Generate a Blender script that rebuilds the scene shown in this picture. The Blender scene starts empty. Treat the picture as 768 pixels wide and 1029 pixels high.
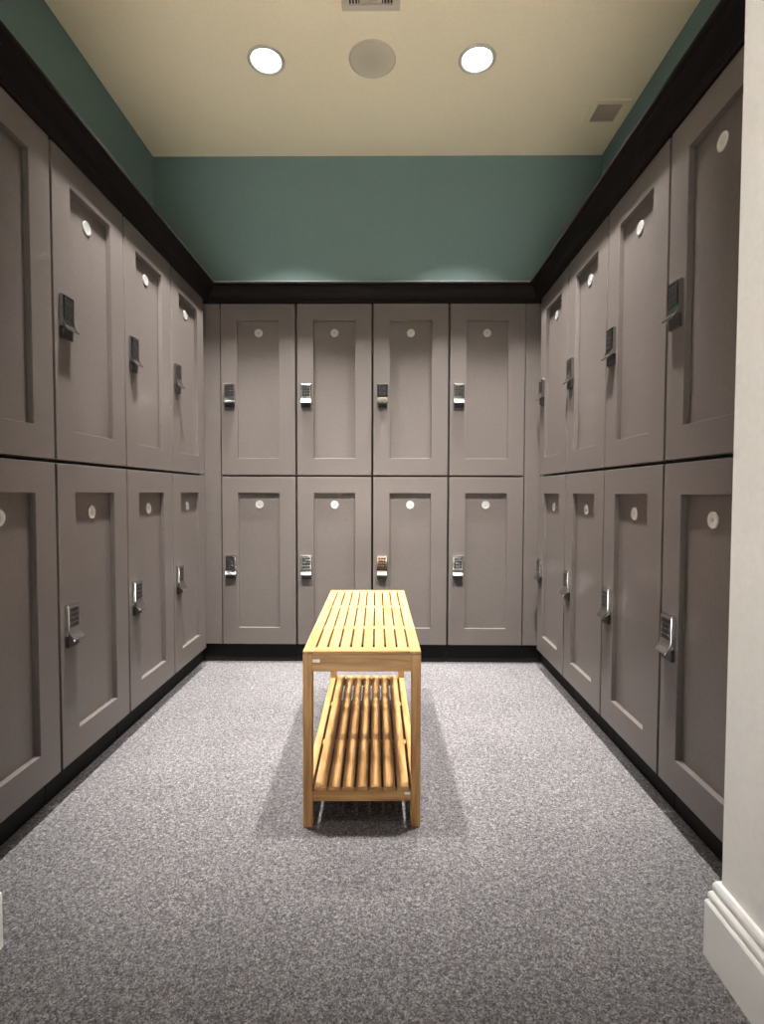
import bpy, bmesh, math
from mathutils import Vector, Matrix

C = bpy.context.scene.collection
PI = math.pi

# ------------------------------------------------------------------ the place, in metres
XL, XR, YB = -0.908, 0.752, 2.684          # door faces of the left, right and back lockers
WALL_L, WALL_R, WALL_B = -1.3815, 1.247, 3.1615
CEIL = 2.85
Y_OPEN = 0.965                             # inner face of the front wall, where the opening is
JAMB_L, JAMB_R = -0.760, 0.626
Y_HALL = -3.2
Y_RET = -.15                                # the white return beside the opening reaches back to here
LOW_Z, UP_Z, DOOR_H = 0.0995, 0.969, 0.8595
CROWN_Z = 1.832

# ------------------------------------------------------------------ materials
def mat(name, col=(.5, .5, .5), rough=.5, metal=0.0, spec=.5):
    m = bpy.data.materials.new(name); m.use_nodes = True
    b = m.node_tree.nodes['Principled BSDF']
    b.inputs['Base Color'].default_value = (*col, 1)
    b.inputs['Roughness'].default_value = rough
    b.inputs['Metallic'].default_value = metal
    b.inputs['Specular IOR Level'].default_value = spec
    return m

def nodes(m): return m.node_tree.nodes, m.node_tree.links, m.node_tree.nodes['Principled BSDF']

def speckle(m, stops, scale, detail=2, stretch=(1, 1, 1), bump=0.0, bump_dist=.001, rough=.6, coord='Object', low=None):
    N, L, b = nodes(m)
    tc = N.new('ShaderNodeTexCoord'); mp = N.new('ShaderNodeMapping'); mp.inputs['Scale'].default_value = stretch
    L.new(tc.outputs[coord], mp.inputs['Vector'])
    n = N.new('ShaderNodeTexNoise'); n.inputs['Scale'].default_value = scale; n.inputs['Detail'].default_value = detail
    n.inputs['Roughness'].default_value = rough
    L.new(mp.outputs[0], n.inputs['Vector'])
    r = N.new('ShaderNodeValToRGB'); e = r.color_ramp.elements
    e[0].position, e[0].color = stops[0][0], (*stops[0][1], 1)
    e[1].position, e[1].color = stops[-1][0], (*stops[-1][1], 1)
    for p, c in stops[1:-1]:
        k = e.new(p); k.color = (*c, 1)
    L.new(n.outputs['Fac'], r.inputs['Fac'])
    out = r.outputs['Color']
    if low:
        n2 = N.new('ShaderNodeTexNoise'); n2.inputs['Scale'].default_value = low[0]; n2.inputs['Detail'].default_value = 3
        L.new(tc.outputs[coord], n2.inputs['Vector'])
        mr = N.new('ShaderNodeMapRange'); mr.inputs['From Min'].default_value = .3; mr.inputs['From Max'].default_value = .7
        mr.inputs['To Min'].default_value = 1 - low[1]; mr.inputs['To Max'].default_value = 1 + low[1]
        L.new(n2.outputs['Fac'], mr.inputs['Value'])
        mx = N.new('ShaderNodeVectorMath'); mx.operation = 'SCALE'
        L.new(out, mx.inputs[0]); L.new(mr.outputs[0], mx.inputs['Scale']); out = mx.outputs[0]
    L.new(out, b.inputs['Base Color'])
    if bump:
        bp = N.new('ShaderNodeBump'); bp.inputs['Strength'].default_value = bump; bp.inputs['Distance'].default_value = bump_dist
        L.new(n.outputs['Fac'], bp.inputs['Height']); L.new(bp.outputs[0], b.inputs['Normal'])
    return m

def taupe(name, col):
    m = mat(name, col, .42, 0, .45)
    d = [c * .87 for c in col]; u = [c * 1.13 for c in col]
    return speckle(m, [(.3, d), (.7, u)], 260, 2, (1, 1, .55), .12, .0006, low=(3.0, .04))

M = {}
M['taupe'] = taupe('taupe_laminate', (.108, .0925, .085))
M['inside'] = mat('cabinet_inside', (.02, .017, .016), .6)
M['crown'] = mat('espresso_stain', (.0055, .0036, .0032), .6, 0, .14)
M['kick'] = mat('black_toe_kick', (.008, .0075, .0075), .6, 0, .2)
M['metal'] = mat('polished_nickel', (.45, .445, .44), .12, 1.0)
M['disc'] = mat('satin_disc', (.80, .80, .79), .2, .6)
M['disc_mark'] = mat('grey_engraving', (.22, .21, .2), .5)
M['key'] = mat('black_keypad', (.012, .012, .013), .35)
M['black'] = mat('black_plastic', (.010, .010, .010), .4)
M['teal'] = speckle(mat('teal_paint', rough=.75, spec=.25), [(.3, (.150, .222, .216)), (.7, (.168, .244, .238))], 120, 3, bump=.06, bump_dist=.001)
M['ceil'] = speckle(mat('cream_ceiling_paint', rough=.9, spec=.1), [(.3, (.91, .795, .575)), (.7, (.95, .835, .615))], 60, 3, bump=.1, bump_dist=.002)
M['white'] = speckle(mat('white_wall_paint', rough=.7, spec=.25), [(.3, (.80, .80, .79)), (.7, (.84, .84, .83))], 90, 2, bump=.05, bump_dist=.001)
M['trim'] = mat('white_gloss_trim', (.84, .845, .845), .35)
M['light_trim'] = mat('white_metal_trim', (.52, .49, .43), .45)
M['vent'] = mat('cream_vent_metal', (.60, .52, .40), .55)
M['vent_dark'] = mat('duct_dark', (.02, .016, .012), .8)
M['grille_brown'] = mat('brown_grille', (.58, .475, .35), .6)
M['hall_absorber'] = mat('charcoal_light_absorber', (.045, .043, .042), .9, 0, .1)  # for unseen hall surfaces, dark to soak up stray bounce
M['bounce_floor'] = speckle(mat('pale_bounce_floor', rough=.5, spec=.3), [(.3, (.80, .79, .77)), (.7, (.84, .83, .81))], 9, 3)  # pale so the added hall lamps bounce up to the ceiling
M['sticker'] = mat('white_sticker', (.85, .84, .8), .5)

g = mat('speaker_grille', (.42, .375, .285), .7)
N, L, b = nodes(g)
tc = N.new('ShaderNodeTexCoord'); v = N.new('ShaderNodeTexVoronoi'); v.inputs['Scale'].default_value = 330; v.inputs['Randomness'].default_value = 0
L.new(tc.outputs['Object'], v.inputs['Vector'])
r = N.new('ShaderNodeValToRGB'); r.color_ramp.elements[0].position = .32; r.color_ramp.elements[0].color = (.36, .315, .235, 1)
r.color_ramp.elements[1].position = .42; r.color_ramp.elements[1].color = (.66, .585, .445, 1)
L.new(v.outputs['Distance'], r.inputs['Fac']); L.new(r.outputs['Color'], b.inputs['Base Color'])
M['speaker'] = g

# heathered loop carpet
cp = mat('heather_carpet', rough=.95, spec=.05)
N, L, b = nodes(cp)
tc = N.new('ShaderNodeTexCoord')
def loops(scale):
    v = N.new('ShaderNodeTexVoronoi'); v.inputs['Scale'].default_value = scale
    L.new(tc.outputs['Object'], v.inputs['Vector'])
    sx = N.new('ShaderNodeSeparateColor'); L.new(v.outputs['Color'], sx.inputs[0]); return v, sx.outputs[0]
v1, f1 = loops(330); v2, f2 = loops(640)
n1 = N.new('ShaderNodeTexNoise'); n1.inputs['Scale'].default_value = 90; n1.inputs['Detail'].default_value = 4
L.new(tc.outputs['Object'], n1.inputs['Vector'])
n2 = N.new('ShaderNodeTexNoise'); n2.inputs['Scale'].default_value = 2.2; n2.inputs['Detail'].default_value = 4
L.new(tc.outputs['Object'], n2.inputs['Vector'])
def madd(a, k, c):
    m = N.new('ShaderNodeMath'); m.operation = 'MULTIPLY_ADD'; L.new(a, m.inputs[0]); m.inputs[1].default_value = k
    if isinstance(c, float): m.inputs[2].default_value = c
    else: L.new(c, m.inputs[2])
    return m.outputs[0]
mix = madd(f1, .42, madd(f2, .26, madd(n1.outputs['Fac'], .55, madd(n2.outputs['Fac'], .22, -.225))))
r = N.new('ShaderNodeValToRGB'); e = r.color_ramp.elements
e[0].position, e[0].color = .15, (.034, .032, .034, 1); e[1].position, e[1].color = .88, (.255, .245, .247, 1)
k = e.new(.45); k.color = (.086, .081, .084, 1); k = e.new(.62); k.color = (.140, .133, .136, 1)
L.new(mix, r.inputs['Fac']); L.new(r.outputs['Color'], b.inputs['Base Color'])
bp = N.new('ShaderNodeBump'); bp.inputs['Strength'].default_value = .35; bp.inputs['Distance'].default_value = .002
L.new(v1.outputs['Distance'], bp.inputs['Height']); bp.invert = True; L.new(bp.outputs[0], b.inputs['Normal'])
M['carpet'] = cp

def wood(name, lo, hi, grain):
    m = mat(name, rough=.45, spec=.4)
    N, L, b = nodes(m)
    tc = N.new('ShaderNodeTexCoord'); mp = N.new('ShaderNodeMapping'); mp.inputs['Scale'].default_value = grain
    oi = N.new('ShaderNodeObjectInfo'); ad = N.new('ShaderNodeVectorMath'); ad.operation = 'ADD'
    L.new(tc.outputs['Object'], ad.inputs[0]); L.new(oi.outputs['Random'], ad.inputs[1]); L.new(ad.outputs[0], mp.inputs['Vector'])
    n = N.new('ShaderNodeTexNoise'); n.inputs['Scale'].default_value = 1.6; n.inputs['Detail'].default_value = 5; n.inputs['Distortion'].default_value = .7
    L.new(mp.outputs[0], n.inputs['Vector'])
    r = N.new('ShaderNodeValToRGB'); e = r.color_ramp.elements
    e[0].position, e[0].color = .3, (*lo, 1); e[1].position, e[1].color = .7, (*hi, 1)
    L.new(n.outputs['Fac'], r.inputs['Fac']); L.new(r.outputs['Color'], b.inputs['Base Color'])
    return m
LO, HI = (.30, .150, .044), (.55, .320, .135)
M['wood'] = wood('oiled_teak_lengthwise', LO, HI, (45, 3.5, 45))
M['wood_x'] = wood('oiled_teak_crosswise', LO, HI, (3.5, 45, 45))
M['wood_z'] = wood('oiled_teak_upright', LO, HI, (45, 45, 3.5))

def emis(name, col, s):
    m = mat(name, (.9, .9, .9)); b = m.node_tree.nodes['Principled BSDF']
    b.inputs['Emission Color'].default_value = (*col, 1); b.inputs['Emission Strength'].default_value = s
    return m
M['lens'] = emis('downlight_lens', (1, .95, .84), 9)

# ------------------------------------------------------------------ mesh helpers
def box(bm, x0, x1, y0, y1, z0, z1):
    vs = [bm.verts.new((x, y, z)) for x in (x0, x1) for y in (y0, y1) for z in (z0, z1)]
    for f in ((0, 1, 3, 2), (4, 6, 7, 5), (0, 4, 5, 1), (2, 3, 7, 6), (0, 2, 6, 4), (1, 5, 7, 3)):
        bm.faces.new([vs[i] for i in f])

def finish(bm, bevel=0.0, seg=2):
    bmesh.ops.recalc_face_normals(bm, faces=bm.faces)
    if bevel:
        es = [e for e in bm.edges if len(e.link_faces) == 2 and e.calc_face_angle(0) > .6]
        bmesh.ops.bevel(bm, geom=es, offset=bevel, segments=seg, profile=.5, affect='EDGES', clamp_overlap=True)
    return bm

def mesh_from(bm, name, m, smooth=False):
    me = bpy.data.meshes.new(name); bm.to_mesh(me); bm.free()
    me.materials.append(m)
    if smooth:
        for p in me.polygons: p.use_smooth = True
    return me

def obj(name, me, parent=None):
    o = bpy.data.objects.new(name, me); C.objects.link(o)
    if parent is not None: o.parent = parent
    return o

def boxes(name, rows, m, parent=None, bevel=0.0):
    bm = bmesh.new()
    for r in rows: box(bm, *r)
    return obj(name, mesh_from(finish(bm, bevel), name, m), parent)

def tag(o, label, cat, group=None):
    o['label'] = label; o['category'] = cat
    if group: o['group'] = group
    return o

def thing(name, label, cat, loc, rotz=0.0, group=None):
    o = bpy.data.objects.new(name, None); o.empty_display_size = .05; C.objects.link(o)
    o.location = loc; o.rotation_euler = (0, 0, rotz)
    return tag(o, label, cat, group)

def structure(o):
    o['kind'] = 'structure'; return o

def lathe(prof, n=64):
    """closed (r, z) profile turned round the z axis"""
    bm = bmesh.new(); rings = []
    for r, z in prof:
        if r < 1e-6: rings.append([bm.verts.new((0, 0, z))])
        else: rings.append([bm.verts.new((r * math.cos(2 * PI * k / n), r * math.sin(2 * PI * k / n), z)) for k in range(n)])
    for a, b in zip(rings, rings[1:] + rings[:1]):
        if len(a) == 1 and len(b) == 1: continue
        for k in range(n):
            j = (k + 1) % n
            if len(a) == 1: bm.faces.new((a[0], b[k], b[j]))
            elif len(b) == 1: bm.faces.new((a[k], b[0], a[j]))
            else: bm.faces.new((a[k], b[k], b[j], a[j]))
    bmesh.ops.recalc_face_normals(bm, faces=bm.faces)
    return bm

def prism_between(a, b):
    """skin two matching closed polylines (lists of 3-D points) into a capped solid"""
    bm = bmesh.new()
    A = [bm.verts.new(p) for p in a]; B = [bm.verts.new(p) for p in b]; n = len(A)
    for k in range(n):
        j = (k + 1) % n; bm.faces.new((A[k], A[j], B[j], B[k]))
    bm.faces.new(A[::-1]); bm.faces.new(B)
    bmesh.ops.recalc_face_normals(bm, faces=bm.faces)
    return bm

# ------------------------------------------------------------------ room shell
T = .12
structure(boxes('floor', [(WALL_L - T, WALL_R + T, -.3, WALL_B + T, -.1, 0)], M['carpet']))
structure(boxes('floor_hall_bounce', [(JAMB_L - T, JAMB_R + T, Y_HALL - T, -.3, -.1, 0)], M['bounce_floor']))  # unseen reflector floor that brightens the locker room ceiling
structure(boxes('ceiling', [(WALL_L - T, WALL_R + T, Y_RET, WALL_B + T, CEIL, CEIL + .1)], M['ceil']))
structure(boxes('ceiling_hall', [(JAMB_L - T, JAMB_R + T, Y_HALL - T, Y_RET, CEIL, CEIL + .1)], M['hall_absorber']))  # unseen, made dark so bounced hall light stays off the lockers
structure(boxes('wall_back', [(WALL_L, WALL_R, WALL_B, WALL_B + T, 0, CEIL)], M['teal']))
structure(boxes('wall_left', [(WALL_L - T, WALL_L, Y_OPEN - T, WALL_B + T, 0, CEIL)], M['teal']))
structure(boxes('wall_right', [(WALL_R, WALL_R + T, Y_OPEN - T, WALL_B + T, 0, CEIL)], M['teal']))
structure(boxes('wall_front_left', [(WALL_L, JAMB_L - T, Y_OPEN - T, Y_OPEN, 0, CEIL)], M['white']))
structure(boxes('wall_front_right', [(JAMB_R + T, WALL_R, Y_OPEN - T, Y_OPEN, 0, CEIL)], M['white']))
structure(boxes('wall_hall_left', [(JAMB_L - T, JAMB_L, Y_RET, Y_OPEN, 0, CEIL)], M['white'], bevel=.003))
structure(boxes('wall_hall_right', [(JAMB_R, JAMB_R + T, Y_RET, Y_OPEN, 0, CEIL)], M['white'], bevel=.003))
structure(boxes('wall_hall_far_left', [(JAMB_L - T, JAMB_L, Y_HALL, Y_RET, 0, CEIL)], M['hall_absorber']))  # far hall walls made dark to hold back fill light
structure(boxes('wall_hall_far_right', [(JAMB_R, JAMB_R + T, Y_HALL, Y_RET, 0, CEIL)], M['hall_absorber']))
structure(boxes('wall_hall_end', [(JAMB_L - T, JAMB_R + T, Y_HALL - T, Y_HALL, 0, CEIL)], M['hall_absorber']))

BASE = [(0, 0), (.0245, 0), (.0245, .106), (.0215, .1105), (.0165, .1115), (.0165, .113), (.0195, .1155), (.0200, .120), (.0190, .1255),
        (.0150, .1300), (.0105, .1310), (.0105, .1325), (.0130, .1350), (.0135, .140), (.0125, .1455), (.0085, .1520), (0, .1530)]
BASE = [(t * .76, z) for t, z in BASE]
def baseboard(name, xw, sx):
    # runs along the jamb wall, turns the corner of the opening and ends behind it
    bm = bmesh.new(); rings = []
    for st in range(3):
        ring = []
        for t, z in BASE:
            if st == 0: p = (xw + sx * t, Y_HALL, z)
            elif st == 1: p = (xw + sx * t, Y_OPEN + t, z)
            else: p = (xw - sx * .105, Y_OPEN + t, z)
            ring.append(bm.verts.new(p))
        rings.append(ring)
    n = len(BASE)
    for a, b in zip(rings, rings[1:]):
        for k in range(n):
            j = (k + 1) % n; bm.faces.new((a[k], a[j], b[j], b[k]))
    bm.faces.new(rings[0][::-1]); bm.faces.new(rings[-1])
    bmesh.ops.recalc_face_normals(bm, faces=bm.faces)
    structure(obj(name, mesh_from(bm, name, M['trim'])))
baseboard('baseboard_right', JAMB_R, -1)
baseboard('baseboard_left', JAMB_L, 1)

# ------------------------------------------------------------------ lockers
STILE, RAIL_T, RAIL_B, RECESS = .0825, .0815, .0855, .0165
_cache = {}

def door_mesh(w):
    if ('d', w) in _cache: return _cache['d', w]
    h = w / 2; bm = bmesh.new()
    o = [(-h, 0), (h, 0), (h, DOOR_H), (-h, DOOR_H)]
    i = [(-h + STILE, RAIL_B), (h - STILE, RAIL_B), (h - STILE, DOOR_H - RAIL_T), (-h + STILE, DOOR_H - RAIL_T)]
    V = {}
    for nm, loop in (('o', o), ('i', i)):
        for y in (0, .021):
            V[nm, y] = [bm.verts.new((x, y, z)) for x, z in loop]
    for k in range(4):
        j = (k + 1) % 4
        bm.faces.new((V['o', 0][k], V['o', 0][j], V['i', 0][j], V['i', 0][k]))
        bm.faces.new((V['o', .021][k], V['i', .021][k], V['i', .021][j], V['o', .021][j]))
        bm.faces.new((V['o', 0][k], V['o', .021][k], V['o', .021][j], V['o', 0][j]))
        bm.faces.new((V['i', 0][k], V['i', 0][j], V['i', .021][j], V['i', .021][k]))
    bmesh.ops.recalc_face_normals(bm, faces=bm.faces)
    es = [e for e in bm.edges if e.calc_face_angle(0) > .6]
    bmesh.ops.bevel(bm, geom=es, offset=.0013, segments=2, profile=.5, affect='EDGES')
    _cache['d', w] = mesh_from(bm, 'door', M['taupe']); return _cache['d', w]

def panel_mesh(w):
    if ('p', w) in _cache: return _cache['p', w]
    bm = bmesh.new(); h = w / 2 - STILE
    box(bm, -h, h, RECESS, RECESS + .006, RAIL_B, DOOR_H - RAIL_T)
    _cache['p', w] = mesh_from(finish(bm), 'door_panel', M['taupe']); return _cache['p', w]

def body_mesh(w, pitch):
    if ('b', w) in _cache: return _cache['b', w]
    bm = bmesh.new(); h = pitch / 2 - .0005; z0, z1 = -.0030, DOOR_H + .0030; y0, y1, t = .0235, .455, .016
    box(bm, -h, -h + t, y0, y1, z0, z1); box(bm, h - t, h, y0, y1, z0, z1)
    box(bm, -h + t, h - t, y0, y1, z0, z0 + t); box(bm, -h + t, h - t, y0, y1, z1 - t, z1)
    box(bm, -h + t, h - t, y1 - .008, y1, z0 + t, z1 - t)
    _cache['b', w] = mesh_from(finish(bm), 'cabinet_body', M['inside']); return _cache['b', w]

def lock_body_mesh():
    """metal shell: flat face that curls out at the foot into a pull lip"""
    if 'lb' in _cache: return _cache['lb']
    prof = [(0, 0), (-.0085, 0), (-.0110, -.0015), (-.0120, -.0045), (-.0120, -.068), (-.0135, -.076), (-.0175, -.0845), (-.0240, -.0930),
            (-.0270, -.0965), (-.0272, -.0995), (-.0245, -.1010), (-.0185, -.0970), (-.0120, -.0915), (-.0080, -.0885), (0, -.0880)]
    w = .0265
    bm = prism_between([(-w, y, z) for y, z in prof], [(w, y, z) for y, z in prof])
    es = [e for e in bm.edges if abs(e.verts[0].co.x - e.verts[1].co.x) < 1e-6 and e.calc_face_angle(0) > .8]
    bmesh.ops.bevel(bm, geom=es, offset=.0014, segments=2, profile=.5, affect='EDGES')
    _cache['lb'] = mesh_from(bm, 'keypad_lock', M['metal']); return _cache['lb']

def keypad_mesh():
    if 'kp' in _cache: return _cache['kp']
    bm = bmesh.new()
    for r in range(4):
        for c in range(3):
            x = -.0130 + c * .0130; z = -.0150 - r * .0142
            box(bm, x - .0059, x + .0059, -.0138, -.0115, z - .0060, z + .0060)
    _cache['kp'] = mesh_from(finish(bm, .0007, 1), 'keypad', M['key']); return _cache['kp']

def backplate_mesh():
    if 'bp' in _cache: return _cache['bp']
    bm = bmesh.new(); box(bm, -.0245, .0245, -.0095, 0, -.121, -.0880)
    _cache['bp'] = mesh_from(finish(bm, .001, 1), 'backplate', M['black']); return _cache['bp']

def disc_mesh():
    if 'dm' in _cache: return _cache['dm']
    bm = lathe([(0, 0), (.0205, 0), (.0205, .0018), (.0190, .0030), (.0145, .0030), (.0135, .0024), (0, .0024)], 40)
    bm.transform(Matrix.Rotation(PI / 2, 4, 'X'))
    _cache['dm'] = mesh_from(bm, 'number_disc', M['disc']); return _cache['dm']

def mark_mesh():
    if 'mm' in _cache: return _cache['mm']
    bm = lathe([(0, .0020), (.0052, .0020), (.0052, .0029), (0, .0029)], 24)
    bm.transform(Matrix.Rotation(PI / 2, 4, 'X'))
    _cache['mm'] = mesh_from(bm, 'disc_centre', M['disc_mark']); return _cache['mm']

def locker(label, loc, rotz, pitch, group):
    w = round(pitch - .0105, 4)
    t = thing('locker', label, 'locker', loc, rotz, group)
    obj('cabinet_body', body_mesh(w, pitch), t)
    d = obj('door', door_mesh(w), t)
    obj('door_panel', panel_mesh(w), d)
    lk = obj('keypad_lock', lock_body_mesh(), t); lk.location = (-w / 2 + .0455, -.0005, DOOR_H - .400)
    lk['label'] = 'brushed metal keypad lock with pull lip'
    obj('keypad', keypad_mesh(), lk); obj('backplate', backplate_mesh(), lk)
    n = obj('number_disc', disc_mesh(), t); n.location = (0, RECESS - .0004, DOOR_H - RAIL_T - .060)
    n['label'] = 'round white number disc'
    obj('disc_centre', mark_mesh(), n)
    return t

PB, PS = .386, .394
X0B = -.8477
LEFT_END, RIGHT_END = YB - .061, YB - .0576
back_names = ['first from the left corner', 'second from the left corner', 'second from the right corner', 'first from the right corner']
side_names = ['next to the back corner', 'second from the back corner', 'third from the back corner', 'nearest the camera']
for tier, z in (('upper', UP_Z), ('lower', LOW_Z)):
    for k in range(4):
        locker('taupe locker in the %s row of the back wall, %s' % (tier, back_names[k]),
               (X0B + (k + .5) * PB, YB, z), 0, PB, 'lockers along the back wall')
    for k in range(4):
        # left wall: the door faces +x, so its own left side is the one nearer the camera
        locker('taupe locker in the %s row of the left wall, %s' % (tier, side_names[k]),
               (XL, LEFT_END - (k + .5) * PS, z), PI / 2, PS, 'lockers along the left wall')
    for k in range(4):
        nm = side_names[k] if k < 3 else 'beside the white wall'
        locker('taupe locker in the %s row of the right wall, %s' % (tier, nm),
               (XR, RIGHT_END - (k + .5) * PS, z), -PI / 2, PS, 'lockers along the right wall')

# filler strips that close the two back corners and the two front ends
def corner_filler(label, xc, s, xe, yend):
    # xc: door plane of the side run, s: +1 when the room lies towards +x, xe: edge of the back run
    xi = xc - s * .026
    pts = [(xe - s * .0003, YB + .003), (xi, YB + .003), (xi, yend + .004), (xi - s * .018, yend + .004), (xi - s * .018, YB + .021), (xe - s * .0003, YB + .021)]
    bm = prism_between([(x, y, LOW_Z) for x, y in pts], [(x, y, UP_Z + DOOR_H) for x, y in pts])
    finish(bm, .0008, 1)
    xa, xb = sorted((xe - s * .0035, xi - s * .018))
    box(bm, xa, xb, YB + .0215, YB + .074, LOW_Z, LOW_Z + .016); box(bm, xa, xb, YB + .058, YB + .074, 0, LOW_Z - .0005)   # plinth foot behind the toe kick
    o = obj('corner_filler', mesh_from(bm, 'corner_filler', M['taupe']))
    tag(o, label, 'filler panel')
corner_filler('narrow taupe filler strip in the back left corner between the lockers', XL, 1, X0B, LEFT_END)
corner_filler('narrow taupe filler strip in the back right corner between the lockers', XR, -1, X0B + 4 * PB, RIGHT_END)
for x, s, yend, lab in ((XL, 1, LEFT_END - 4 * PS, 'taupe end strip between the nearest left locker and the front wall'),
                        (XR, -1, RIGHT_END - 4 * PS, 'taupe end strip between the nearest right locker and the white wall')):
    x0, x1 = sorted((x, x - s * .021))
    xf0, xf1 = sorted((x - s * .0725, x - s * .088)); xr0, xr1 = sorted((x - s * .0215, x - s * .088))
    o = boxes('end_filler', [(x0, x1, Y_OPEN + .002, yend - .004, LOW_Z, UP_Z + DOOR_H), (xr0, xr1, Y_OPEN + .002, yend - .004, LOW_Z, LOW_Z + .016),
                             (xf0, xf1, Y_OPEN + .002, yend - .004, 0, LOW_Z - .0005)], M['taupe'])
    tag(o, lab, 'filler panel')

# crown moulding on top of the three runs, mitred in the corners
CROWN = [(-.030, 0), (.006, 0), (.006, .012), (.010, .014), (.010, .019), (.014, .022), (.016, .030), (.021, .044), (.030, .058), (.039, .067),
         (.044, .069), (.044, .073), (.051, .075), (.053, .079), (.053, .086), (.051, .089), (-.030, .089)]
crown_root = thing('crown_molding', 'dark espresso crown molding running along the tops of all the lockers', 'crown molding', (-.078, YB, CROWN_Z))
def crown(a, b):
    bm = prism_between([a(d, CROWN_Z + z) for d, z in CROWN], [b(d, CROWN_Z + z) for d, z in CROWN])
    bm.transform(Matrix.Translation((.078, -YB, -CROWN_Z)))
    obj('molding_length', mesh_from(bm, 'molding_length', M['crown']), crown_root)
crown(lambda d, z: (XL + d, Y_OPEN + .001, z), lambda d, z: (XL + d, YB - d, z))
crown(lambda d, z: (XL + d, YB - d, z), lambda d, z: (XR - d, YB - d, z))
crown(lambda d, z: (XR - d, Y_OPEN + .001, z), lambda d, z: (XR - d, YB - d, z))

# black recessed toe kicks
KR = .050
def kick(label, rows):
    tag(boxes('toe_kick', rows, M['kick'], bevel=.0012), label, 'toe kick', 'black toe kicks under the lockers')
kz = LOW_Z - .004
kick('black toe kick recessed under the left lockers', [(XL - KR - .02, XL - KR, a, b, 0, kz) for a, b in
     [(Y_OPEN + .002, LEFT_END - 3 * PS - .001)] + [(LEFT_END - (k + 1) * PS + .001, LEFT_END - k * PS - .001) for k in (2, 1)] + [(LEFT_END - PS + .001, YB + .030)]])
kick('black toe kick recessed under the right lockers', [(XR + KR, XR + KR + .02, a, b, 0, kz) for a, b in
     [(Y_OPEN + .002, RIGHT_END - 3 * PS - .001)] + [(RIGHT_END - (k + 1) * PS + .001, RIGHT_END - k * PS - .001) for k in (2, 1)] + [(RIGHT_END - PS + .001, YB + .030)]])
kick('black toe kick recessed under the back lockers', [(a, b, YB + .034, YB + .054, 0, kz) for a, b in
     [(XL - KR, X0B + PB - .001), (X0B + PB + .001, X0B + 2 * PB - .001), (X0B + 2 * PB + .001, X0B + 3 * PB - .001), (X0B + 3 * PB + .001, XR + KR)]])

# ------------------------------------------------------------------ bench
W, LEN, TOP = .308, .858, .4685
bench = thing('slatted_bench', 'slatted teak bench with a lower shelf standing on the grey carpet', 'bench', (-.0728, 1.785, 0), math.radians(1.15))
hw, hl = W / 2, LEN / 2
LEG = .0245; LD = .032
def part(name, rows, parent=None, bevel=.0016):
    x0, x1, y0, y1, z0, z1 = rows[0]; a, b, c = x1 - x0, y1 - y0, z1 - z0
    grain = 'wood_x' if a > b and a > c else 'wood_z' if c > b else 'wood'
    return boxes(name, rows, M[grain], parent or bench, bevel)
for sx in (-1, 1):
    for sy in (-1, 1):
        x0, x1 = sorted((sx * hw, sx * (hw - LEG))); y0, y1 = sorted((sy * hl, sy * (hl - LD)))
        part('leg', [(x0, x1, y0, y1, 0, TOP - .0095)])
# top: side boards, end boards, eight slats and two battens underneath
tz0 = TOP - .0090
for s in (-1, 1):
    x0, x1 = sorted((s * hw, s * (hw - .0285))); part('side_board', [(x0, x1, -hl, hl, tz0, TOP)])
ix = hw - .0285 - .0002
for s in (-1, 1):
    y0, y1 = sorted((s * hl, s * (hl - .036))); part('end_board', [(-ix, ix, y0, y1, tz0, TOP)])
inner = 2 * (hw - .0285); gap = .0054; sw = (inner - 9 * gap) / 8
for k in range(8):
    x = -inner / 2 + gap + k * (sw + gap)
    part('top_slat', [(x, x + sw, -hl + .0358, hl - .0358, tz0, TOP)])
for y in (-.150, .150):
    part('top_batten', [(-hw + LEG, hw - LEG, y - .019, y + .019, tz0 - .016, tz0 - .0002)])
az0, az1 = .4143, tz0 - .0005
front = part('end_apron', [(-hw + LEG, hw - LEG, -hl + .0008, -hl + .019, az0, az1)])
part('end_apron', [(-hw + LEG, hw - LEG, hl - .019, hl - .0008, az0, az1)])
for s in (-1, 1):
    x0, x1 = sorted((s * (hw - .002), s * (hw - .020)))
    part('side_apron', [(x0, x1, -hl + LD, hl - LD, az0, az1)])
# lower shelf
sz0, sz1 = .068, .0965
shelf_rail = part('shelf_end_rail', [(-hw + LEG, hw - LEG, -hl + .003, -hl + .022, sz0, sz1)])
part('shelf_end_rail', [(-hw + LEG, hw - LEG, hl - .022, hl - .003, sz0, sz1)])
for s in (-1, 1):
    x0, x1 = sorted((s * (hw - .001), s * (hw - .0225)))
    part('shelf_side_rail', [(x0, x1, -hl + LD, hl - LD, sz0 + .004, sz1 + .0095)])
sp = .0362
for k in range(7):
    x = (k - 3) * sp
    part('shelf_slat', [(x - .0154, x + .0154, -hl + .004, hl - .004, sz1, sz1 + .0095)])
for y in (-.150, .150):
    part('shelf_batten', [(-hw + .0225, hw - .0225, y - .015, y + .015, sz1 - .016, sz1 - .0002)])
def sticker(parent, x0, x1, y, z0, z1):
    o = boxes('sticker', [(x0, x1, y - .0006, y, z0, z1)], M['sticker'], parent); o['label'] = 'small white sticker'
sticker(front, -hw + .0255, -hw + .0445, -hl + .0008, .4385, .4470)
sticker(shelf_rail, hw - .0415, hw - .0265, -hl + .003, .0860, .0925)

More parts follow.
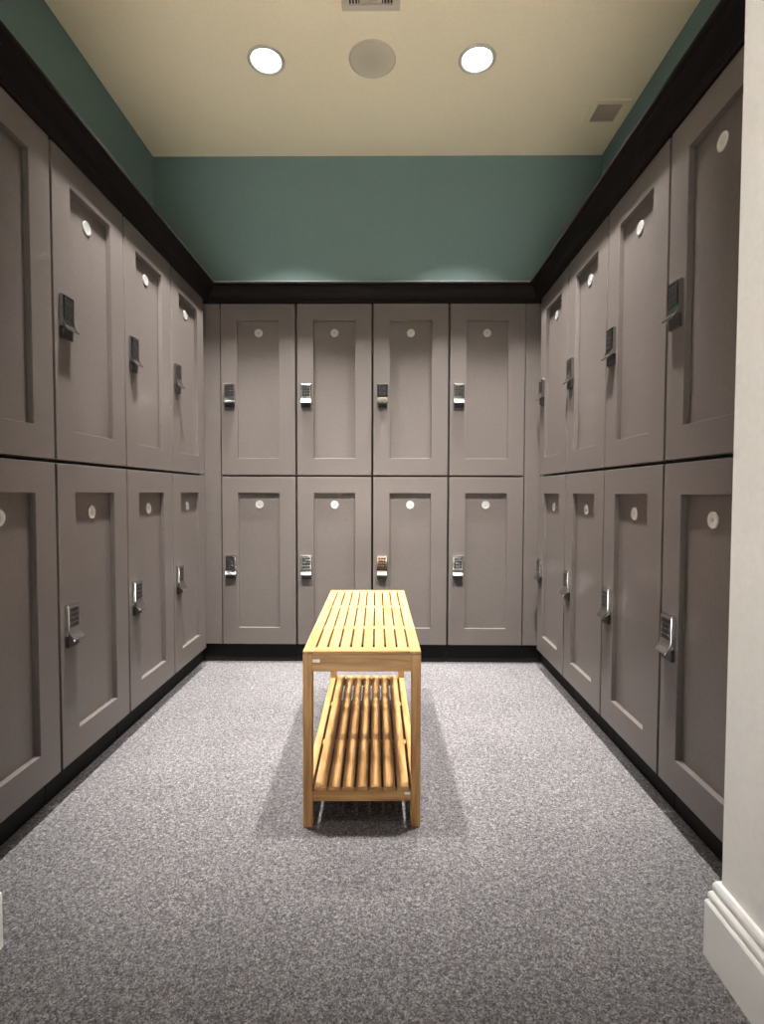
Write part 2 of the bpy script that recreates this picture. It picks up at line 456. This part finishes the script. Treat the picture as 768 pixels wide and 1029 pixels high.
# ------------------------------------------------------------------ ceiling fittings
def downlight(label, x, y, power, size, tilt=0):
    t = thing('recessed_light', label, 'recessed light', (x, y, CEIL), 0, 'recessed downlights')
    bm = lathe([(.0665, -.0002), (.0845, -.0002), (.0845, -.0025), (.0815, -.0055), (.0720, -.0065), (.0680, -.0030)], 64)
    obj('trim_ring', mesh_from(bm, 'trim_ring', M['light_trim'], True), t)
    bm = lathe([(0, -.0002), (.0662, -.0002), (.0662, -.0030), (.050, -.0050), (.025, -.0062), (0, -.0066)], 64)
    obj('lens', mesh_from(bm, 'lens', M['lens'], True), t)
    sp = bpy.data.lights.new('downlight_lamp', 'SPOT'); sp.energy = power; sp.color = (1, .97, .925)
    sp.spot_size = math.radians(size); sp.spot_blend = 1.0; sp.shadow_soft_size = .045
    o = bpy.data.objects.new('downlight_lamp', sp); C.objects.link(o); o.parent = t; o.location = (0, 0, -.03); o.rotation_euler = (math.radians(tilt), 0, 0)   # beam tilted towards the back wall to leave the front floor darker
    return t
downlight('lit round recessed ceiling light left of the ceiling speaker', -.558, 2.475, 500, 84, 8)
downlight('lit round recessed ceiling light right of the ceiling speaker', .403, 2.475, 500, 84, 8)
downlight('lit recessed ceiling light above the left side of the bench', -.558, 1.565, 690, 66, 13)
downlight('lit recessed ceiling light above the right side of the bench', .403, 1.565, 690, 66, 13)
downlight('lit recessed ceiling light in the hall in front of the opening', -.078, .45, 50, 84)
downlight('added unseen hall downlight that bounces light off the pale floor', -.078, -1.2, 7600, 40)  # added lamp, lights the ceiling by way of the hall floor
downlight('added unseen downlight at the far hall end for ceiling bounce', -.078, -2.1, 7600, 40)  # second added lamp behind the camera, same ceiling bounce

sp = thing('ceiling_speaker', 'round cream ceiling speaker grille between the two lit downlights', 'speaker', (-.0745, 2.472, CEIL))
bm = lathe([(.1000, -.0002), (.1070, -.0002), (.1070, -.0040), (.1040, -.0060), (.1000, -.0055)], 72)
obj('rim', mesh_from(bm, 'rim', M['vent'], True), sp)
bm = lathe([(0, -.0002), (.0997, -.0002), (.0997, -.0050), (0, -.0058)], 72)
obj('grille', mesh_from(bm, 'grille', M['speaker']), sp)

def frame_mesh(h, rim, z0, z1):
    bm = bmesh.new()
    box(bm, -h, h, -h, -h + rim, z0, z1); box(bm, -h, h, h - rim, h, z0, z1)
    box(bm, -h, -h + rim, -h + rim, h - rim, z0, z1); box(bm, h - rim, h, -h + rim, h - rim, z0, z1)
    return finish(bm)
av = thing('air_vent', 'square louvred ceiling air vent in front of the ceiling speaker', 'vent', (-.0715, 2.104, CEIL))
obj('frame', mesh_from(frame_mesh(.118, .026, -.009, -.0002), 'frame', M['vent']), av)
boxes('backing', [(-.0915, .0915, -.0915, .0915, -.0020, -.0003)], M['vent_dark'], av)
bm = bmesh.new()
for s in (-1, 1):
    for k in range(4):
        x = s * (.052 + k * .0125); box(bm, x - .0022, x + .0022, -.0915, .0915, -.008, -.0022)
for k in range(11):
    y = -.080 + k * .016; box(bm, -.045, .045, y - .005, y + .005, -.008, -.0022)
obj('louvres', mesh_from(finish(bm), 'louvres', M['vent']), av)

ev = thing('exhaust_grille', 'small square ceiling grille near the right teal wall', 'vent', (1.125, 2.812, CEIL))
obj('frame', mesh_from(frame_mesh(.091, .028, -.0065, -.0002), 'frame', M['ceil']), ev)
boxes('backing', [(-.0625, .0625, -.0625, .0625, -.0016, -.0003)], M['grille_brown'], ev)
boxes('slats', [(-.0625, .0625, -.056 + k * .0112 - .0035, -.056 + k * .0112 + .0035, -.0050, -.0018) for k in range(11)], M['grille_brown'], ev)

# ------------------------------------------------------------------ camera
cam = bpy.data.cameras.new('camera'); co = bpy.data.objects.new('camera', cam); C.objects.link(co)
fw = Vector((-.00961195, .9992853, -.03655816)); rt = Vector((.99994924, .00971595, .00266818))
up = rt.cross(fw); rt = fw.cross(up)
m3 = Matrix((rt.normalized(), up.normalized(), (-fw).normalized())).transposed()
co.matrix_world = Matrix.Translation((0, 0, .88)) @ m3.to_4x4()
cam.sensor_fit = 'HORIZONTAL'; cam.sensor_width = 36; cam.lens = 530 / 768 * 36; cam.clip_start = .02
S = bpy.context.scene; S.camera = co

w = bpy.data.worlds.new('world'); S.world = w; w.use_nodes = True
w.node_tree.nodes['Background'].inputs[0].default_value = (.02, .02, .02, 1)

S.view_settings.view_transform = 'Standard'; S.view_settings.look = 'None'
S.view_settings.gamma = 1; S.view_settings.use_curve_mapping = False
S.view_settings.exposure = 0.0
S.cycles.max_bounces = 12; S.cycles.diffuse_bounces = 8; S.cycles.glossy_bounces = 6
S.cycles.use_denoising = True
S.cycles.sample_clamp_indirect = 0
